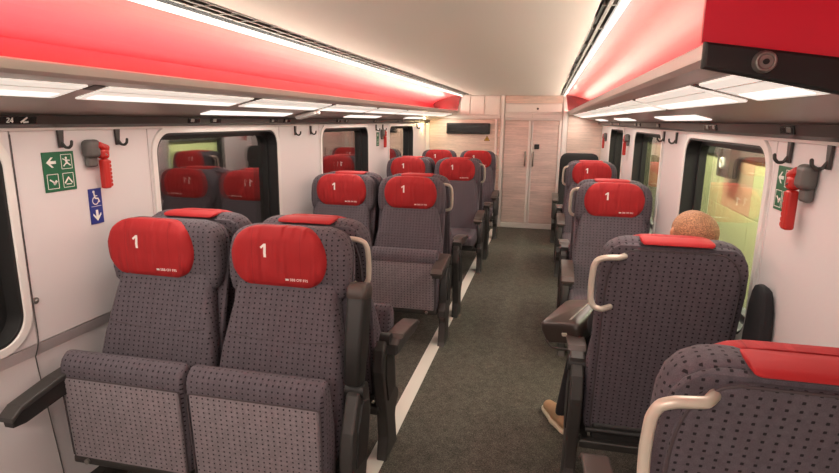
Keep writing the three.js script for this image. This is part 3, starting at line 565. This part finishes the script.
plate('accessible_sign', 'blue sign with white wheelchair symbol and down arrow on the left wall', 'left', 1.27, -1.978, 0.07, 0.152, M.sign_blue, [blob(-0.008, 0.062, 0.006), bar(-0.007, 0.056, -0.002, 0.034, 0.007), bar(-0.002, 0.034, 0.014, 0.032, 0.006), bar(0.013, 0.033, 0.02, 0.016, 0.006), bar(-0.006, 0.045, 0.01, 0.044, 0.004), ...Array.from({ length: 9 }, (_, k) => { const a = 1.9 + k * 0.46, b = a + 0.5; return bar(-0.002 + 0.016 * Math.cos(a), 0.024 + 0.016 * Math.sin(a), -0.002 + 0.016 * Math.cos(b), 0.024 + 0.016 * Math.sin(b), 0.004); }), bar(-0.027, 0.0, 0.027, 0.0, 0.002), arrow(0, -0.04, 0.024, Math.PI / 2)]);
{ // seat numbers on the left rail
  const g = new TextGeometry('24', { font, size: 0.018, depth: 0.001, curveSegments: 4 }); 
  const t = thing('seat_number_plate', 'small dark seat number plate reading 24 on the left rail', 'sign', [XC - 1.2715, 1.633, -1.6], Math.PI / 2); t.rotation.order = 'YXZ'; t.rotation.x = R(12);
  obj('plate', rbox(0.17, 0.027, 0.005, 0.002, 0.0, 0, 0), M.screen_black, t); obj('numeral', at(g, -0.035, -0.009, 0.0026), M.sign_white, t);
  obj('pictogram', [prismZ(bar(0.02, -0.008, 0.045, 0.01, 0.006), 0.003, 0.004), prismZ(bar(0.03, -0.008, 0.05, -0.006, 0.006), 0.003, 0.004)], M.sign_white, t);
}
{ const t = tag(obj('panel_screw', [at(new THREE.CylinderGeometry(0.012, 0.013, 0.008, 18), xL + 0.004, 0.955, -1.635, 0, 0, Math.PI / 2), at(new THREE.SphereGeometry(0.007, 12, 8), xL + 0.008, 0.955, -1.635)], M.grey_metal), 'small metal lock button on the left wall beside the near window', 'lock'); }
{ // thin cable down the joint of the near left wall panel
  const pts = [[xL + 0.002, 1.58, -1.6255], [xL + 0.002, 1.0, -1.6255], [xL + 0.003, 0.79, -1.6255], [xL - 0.024, 0.726, -1.628], [xL - 0.026, 0.6, -1.64], [xL - 0.026, 0.4, -1.66], [xL - 0.026, 0.09, -1.69]];
  tag(obj('wall_cable', tube(pts, 0.0022, 40, 6), M.hammer_grey), 'thin grey cable running down the near left wall behind the armrest', 'cable');
}

// ------------------------------------------------------------------ the passenger
const sdSeg = (p, a, b, ra, rb) => { const dx = b[0] - a[0], dy = b[1] - a[1], dz = b[2] - a[2], l = dx * dx + dy * dy + dz * dz || 1e-9; let t = ((p[0] - a[0]) * dx + (p[1] - a[1]) * dy + (p[2] - a[2]) * dz) / l; t = Math.max(0, Math.min(1, t)); return Math.hypot(p[0] - a[0] - dx * t, p[1] - a[1] - dy * t, p[2] - a[2] - dz * t) - (ra + (rb - ra) * t); };
function mesh3(caps, grow, cell, k, cut) {                         // smooth union of tapered capsules -> triangles
  const lo = [1e9, 1e9, 1e9], hi = [-1e9, -1e9, -1e9];
  for (const [a, b, ra, rb] of caps) for (let i = 0; i < 3; i++) { const m = Math.max(ra, rb) + grow + cell * 3; lo[i] = Math.min(lo[i], a[i] - m, b[i] - m); hi[i] = Math.max(hi[i], a[i] + m, b[i] + m); }
  const size = Math.max(...hi.map((h, i) => h - lo[i])), n = Math.ceil(size / cell) + 2, c = lo.map((l, i) => (l + hi[i]) / 2);
  const mc = new MarchingCubes(n, new THREE.MeshStandardMaterial(), false, false, 160000); mc.isolation = 0;
  const half = n / 2, step = size / n;
  for (let z = 0; z < n; z++) for (let y = 0; y < n; y++) for (let x = 0; x < n; x++) {
    const p = [c[0] + (x - half) * step, c[1] + (y - half) * step, c[2] + (z - half) * step];
    let acc = 0; for (const [a, b, ra, rb] of caps) { const d = sdSeg(p, a, b, ra + grow, rb + grow); if (d < 0.25) acc += Math.exp(-d / k); }
    let d = acc > 0 ? -k * Math.log(acc) : 0.25; if (cut) d = Math.max(d, cut(p));
    mc.field[z * n * n + y * n + x] = -d;
  }
  mc.update();
  const cnt = mc.count, g = new THREE.BufferGeometry();
  g.setAttribute('position', new THREE.BufferAttribute(mc.positionArray.slice(0, cnt * 3), 3)); g.setAttribute('normal', new THREE.BufferAttribute(mc.normalArray.slice(0, cnt * 3), 3));
  const s = step * n / 2; g.scale(s, s, s); g.translate(c[0], c[1], c[2]);
  return g;
}
{
  // local frame of the seat: +z is where the person looks; world = turned half round at the seat
  const P = thing('person', 'seated passenger with cropped ginger hair, facing away, one shoe out in the aisle', 'person', [XR, 0, -2.225], H);
  const n = -1;                                                     // the aisle is at local +x; the head leans to the window (-x)
  const hip = [-0.01, 0.56, 0.27], chest = [-0.03, 0.9, 0.17], neck = [-0.1, 1.07, 0.13];
  const shA = [0.15, 0.98, 0.17], shW = [-0.2, 0.98, 0.17], elA = [0.19, 0.74, 0.28], elW = [-0.21, 0.77, 0.14], wrA = [0.17, 0.72, 0.5], wrW = [-0.07, 0.7, 0.42];
  const hpA = [0.09, 0.55, 0.27], hpW = [-0.1, 0.55, 0.27], knA = [0.22, 0.55, 0.66], knW = [-0.1, 0.53, 0.72], anA = [0.305, 0.1, 0.63], anW = [-0.1, 0.1, 0.72];
  const torso = [[hip, chest, 0.135, 0.15], [chest, neck, 0.13, 0.055], [[-0.02, 0.72, 0.22], [-0.02, 0.72, 0.26], 0.13, 0.13], [[0.12, 0.97, 0.17], [-0.17, 0.97, 0.17], 0.075, 0.075]];
  const armsC = [[shA, elA, 0.055, 0.042], [elA, wrA, 0.042, 0.028], [shW, elW, 0.05, 0.036], [elW, wrW, 0.036, 0.027]];
  const legsC = [[hpA, knA, 0.09, 0.06], [knA, anA, 0.058, 0.038], [hpW, knW, 0.09, 0.06], [knW, anW, 0.058, 0.038], [hip, [0, 0.55, 0.26], 0.13, 0.13]];
  const feetC = [[anA, [0.335, 0.045, 0.7], 0.036, 0.03], [anW, [-0.1, 0.045, 0.84], 0.036, 0.03]];
  const headC = [-0.115, 1.212, 0.14];
  const hd = (x, y, z) => [headC[0] + x, headC[1] + y, headC[2] + z];
  const headCaps = [[hd(0, 0.012, -0.028), hd(0, 0.014, 0.026), 0.077, 0.074], [hd(0, -0.03, 0.04), hd(0, -0.075, 0.062), 0.058, 0.034], [hd(0, 0.0, 0.098), hd(0, -0.026, 0.114), 0.008, 0.014], [hd(-0.02, -0.06, 0.088), hd(0.02, -0.06, 0.088), 0.009, 0.009], [hd(0.078, 0.008, -0.006), hd(0.08, -0.03, 0.0), 0.012, 0.008], [hd(-0.078, 0.008, -0.006), hd(-0.08, -0.03, 0.0), 0.012, 0.008], [neck, hd(0, -0.05, -0.01), 0.055, 0.052]];
  const handCaps = (w, dir, up) => { const f = V(...dir).normalize(), q = V(...up).normalize(), a = f.clone().cross(q).normalize(), pt = (i, j, k) => V(...w).addScaledVector(f, i).addScaledVector(a, j).addScaledVector(q, k).toArray();
    const c = []; for (let k = 0; k < 4; k++) { const o = -0.03 + 0.02 * k, l = [0.85, 1, 0.95, 0.76][k]; c.push([pt(0.01, o * 0.6, 0), pt(0.082, o, 0), 0.015, 0.011], [pt(0.082, o, 0), pt(0.082 + 0.04 * l, o, -0.012), 0.0095, 0.0085], [pt(0.082 + 0.04 * l, o, -0.012), pt(0.082 + 0.052 * l, o, -0.045), 0.0085, 0.0075]); }
    c.push([pt(0.02, -0.03, -0.004), pt(0.055, -0.055, -0.02), 0.013, 0.0105], [pt(0.055, -0.055, -0.02), pt(0.085, -0.052, -0.04), 0.0105, 0.009]); return c; };
  const hands = [mesh3(handCaps(wrA, [-0.15, -0.05, 1], [0.2, 1, 0]), 0, 0.0045, 0.004), mesh3(handCaps(wrW, [0.45, 0, 1], [-0.2, 1, 0]), 0, 0.0045, 0.004)];
  obj('body', [mesh3([...torso, ...armsC, ...legsC, ...feetC, headCaps[6]], 0, 0.014, 0.012), mesh3(headCaps, 0, 0.0055, 0.009), ...hands, ...[-1, 1].map(s => at(new THREE.SphereGeometry(0.0125, 14, 10), ...hd(s * 0.031, 0.006, 0.083)))], M.skin, P);
  obj('hair', mesh3(headCaps.slice(0, 1), 0.006, 0.005, 0.009, p => { const y = p[1] - headC[1], z = p[2] - headC[2]; return Math.max(-(y + 0.055), z * 0.75 - y * 0.9 - 0.04); }), M.hair, P);
  obj('jacket', mesh3([...torso, ...armsC], 0.016, 0.014, 0.014, p => Math.max(0.5 - p[1], p[1] - 1.085)), M.jacket, P);
  obj('trousers', mesh3(legsC, 0.012, 0.014, 0.012), M.trousers, P);
  for (const [a, f] of [[anA, [0.42, 0, 0.86]], [anW, [-0.1, 0, 1.0]]]) {
    const dx = f[0] - a[0], dz = f[2] - a[2], l = Math.hypot(dx, dz), u = [dx / l, dz / l], pt = (d, y) => [a[0] + u[0] * d, y, a[2] + u[1] * d];
    const sh = obj('shoe', mesh3([[pt(-0.035, 0.055), pt(0.06, 0.062), 0.037, 0.04], [pt(0.06, 0.055), pt(0.175, 0.04), 0.04, 0.03], [pt(-0.01, 0.07), pt(0.0, 0.095), 0.042, 0.042]], 0.004, 0.006, 0.01, p => Math.max(0.02 - p[1], p[1] - 0.105 - 0)), M.shoe_suede, P);
    obj('shoe_sole', mesh3([[pt(-0.035, 0.02), pt(0.06, 0.02), 0.045, 0.048], [pt(0.06, 0.02), pt(0.18, 0.02), 0.048, 0.038]], 0.003, 0.006, 0.006, p => Math.max(0.001 - p[1], p[1] - 0.028)), M.shoe_sole, sh);
  }
}
{
  const b = thing('handbag', 'black leather bag held on the passenger\'s lap, sticking out into the aisle', 'bag', [0.18, 0.69, -2.67], 0);
  b.rotation.order = 'YXZ'; b.rotation.set(R(10), R(-28), R(14)); b.scale.setScalar(0.86);
  obj('bag_body', loft([[-0.065, 0.1, 0.15], [-0.055, 0.115, 0.165], [0.02, 0.125, 0.17], [0.055, 0.118, 0.165], [0.068, 0.1, 0.15]].map(([y, hw, d]) => ({ y, hw, zf: d, zb: -d, r: 0.03 }))), M.leather, b);
  obj('zip', [rbox(0.012, 0.006, 0.26, 0.002, 0.06, 0.068, 0)], M.grey_metal, b);
  obj('strap', tube([[-0.1, -0.04, 0.168], [-0.06, -0.075, 0.185], [0.06, -0.08, 0.185], [0.1, -0.04, 0.168]], 0.007, 24, 8), M.leather, b);
  obj('buckle', [rbox(0.03, 0.02, 0.01, 0.003, 0.03, 0.0, 0.172)], M.pale_metal, b);
}
{
  const c = thing('coat', 'black coat bunched between the passenger\'s seat and the wall', 'coat', [0.764, 0, -2.055], 0);
  obj('coat_body', loft([[0.46, 0.014, 0.05], [0.5, 0.02, 0.075], [0.62, 0.0235, 0.085], [0.78, 0.0245, 0.088], [0.9, 0.0235, 0.078], [1.02, 0.0225, 0.072], [1.07, 0.02, 0.06], [1.09, 0.015, 0.045], [1.1, 0.008, 0.03]].map(([y, hw, d], k) => ({ y, hw, zf: d + 0.006 * Math.sin(k * 1.9), zb: -d + 0.005 * Math.cos(k * 2.3), r: 0.02 }))), M.jacket, c);
  obj('fold', [tube([[-0.0235, 0.55, 0.03], [-0.025, 0.72, 0.02], [-0.0245, 0.9, 0.035]], 0.004, 20, 6), tube([[-0.0235, 0.55, -0.03], [-0.025, 0.7, -0.025], [-0.0235, 0.88, -0.01]], 0.004, 20, 6)], M.jacket, c);
}
renderer.render(scene, camera);
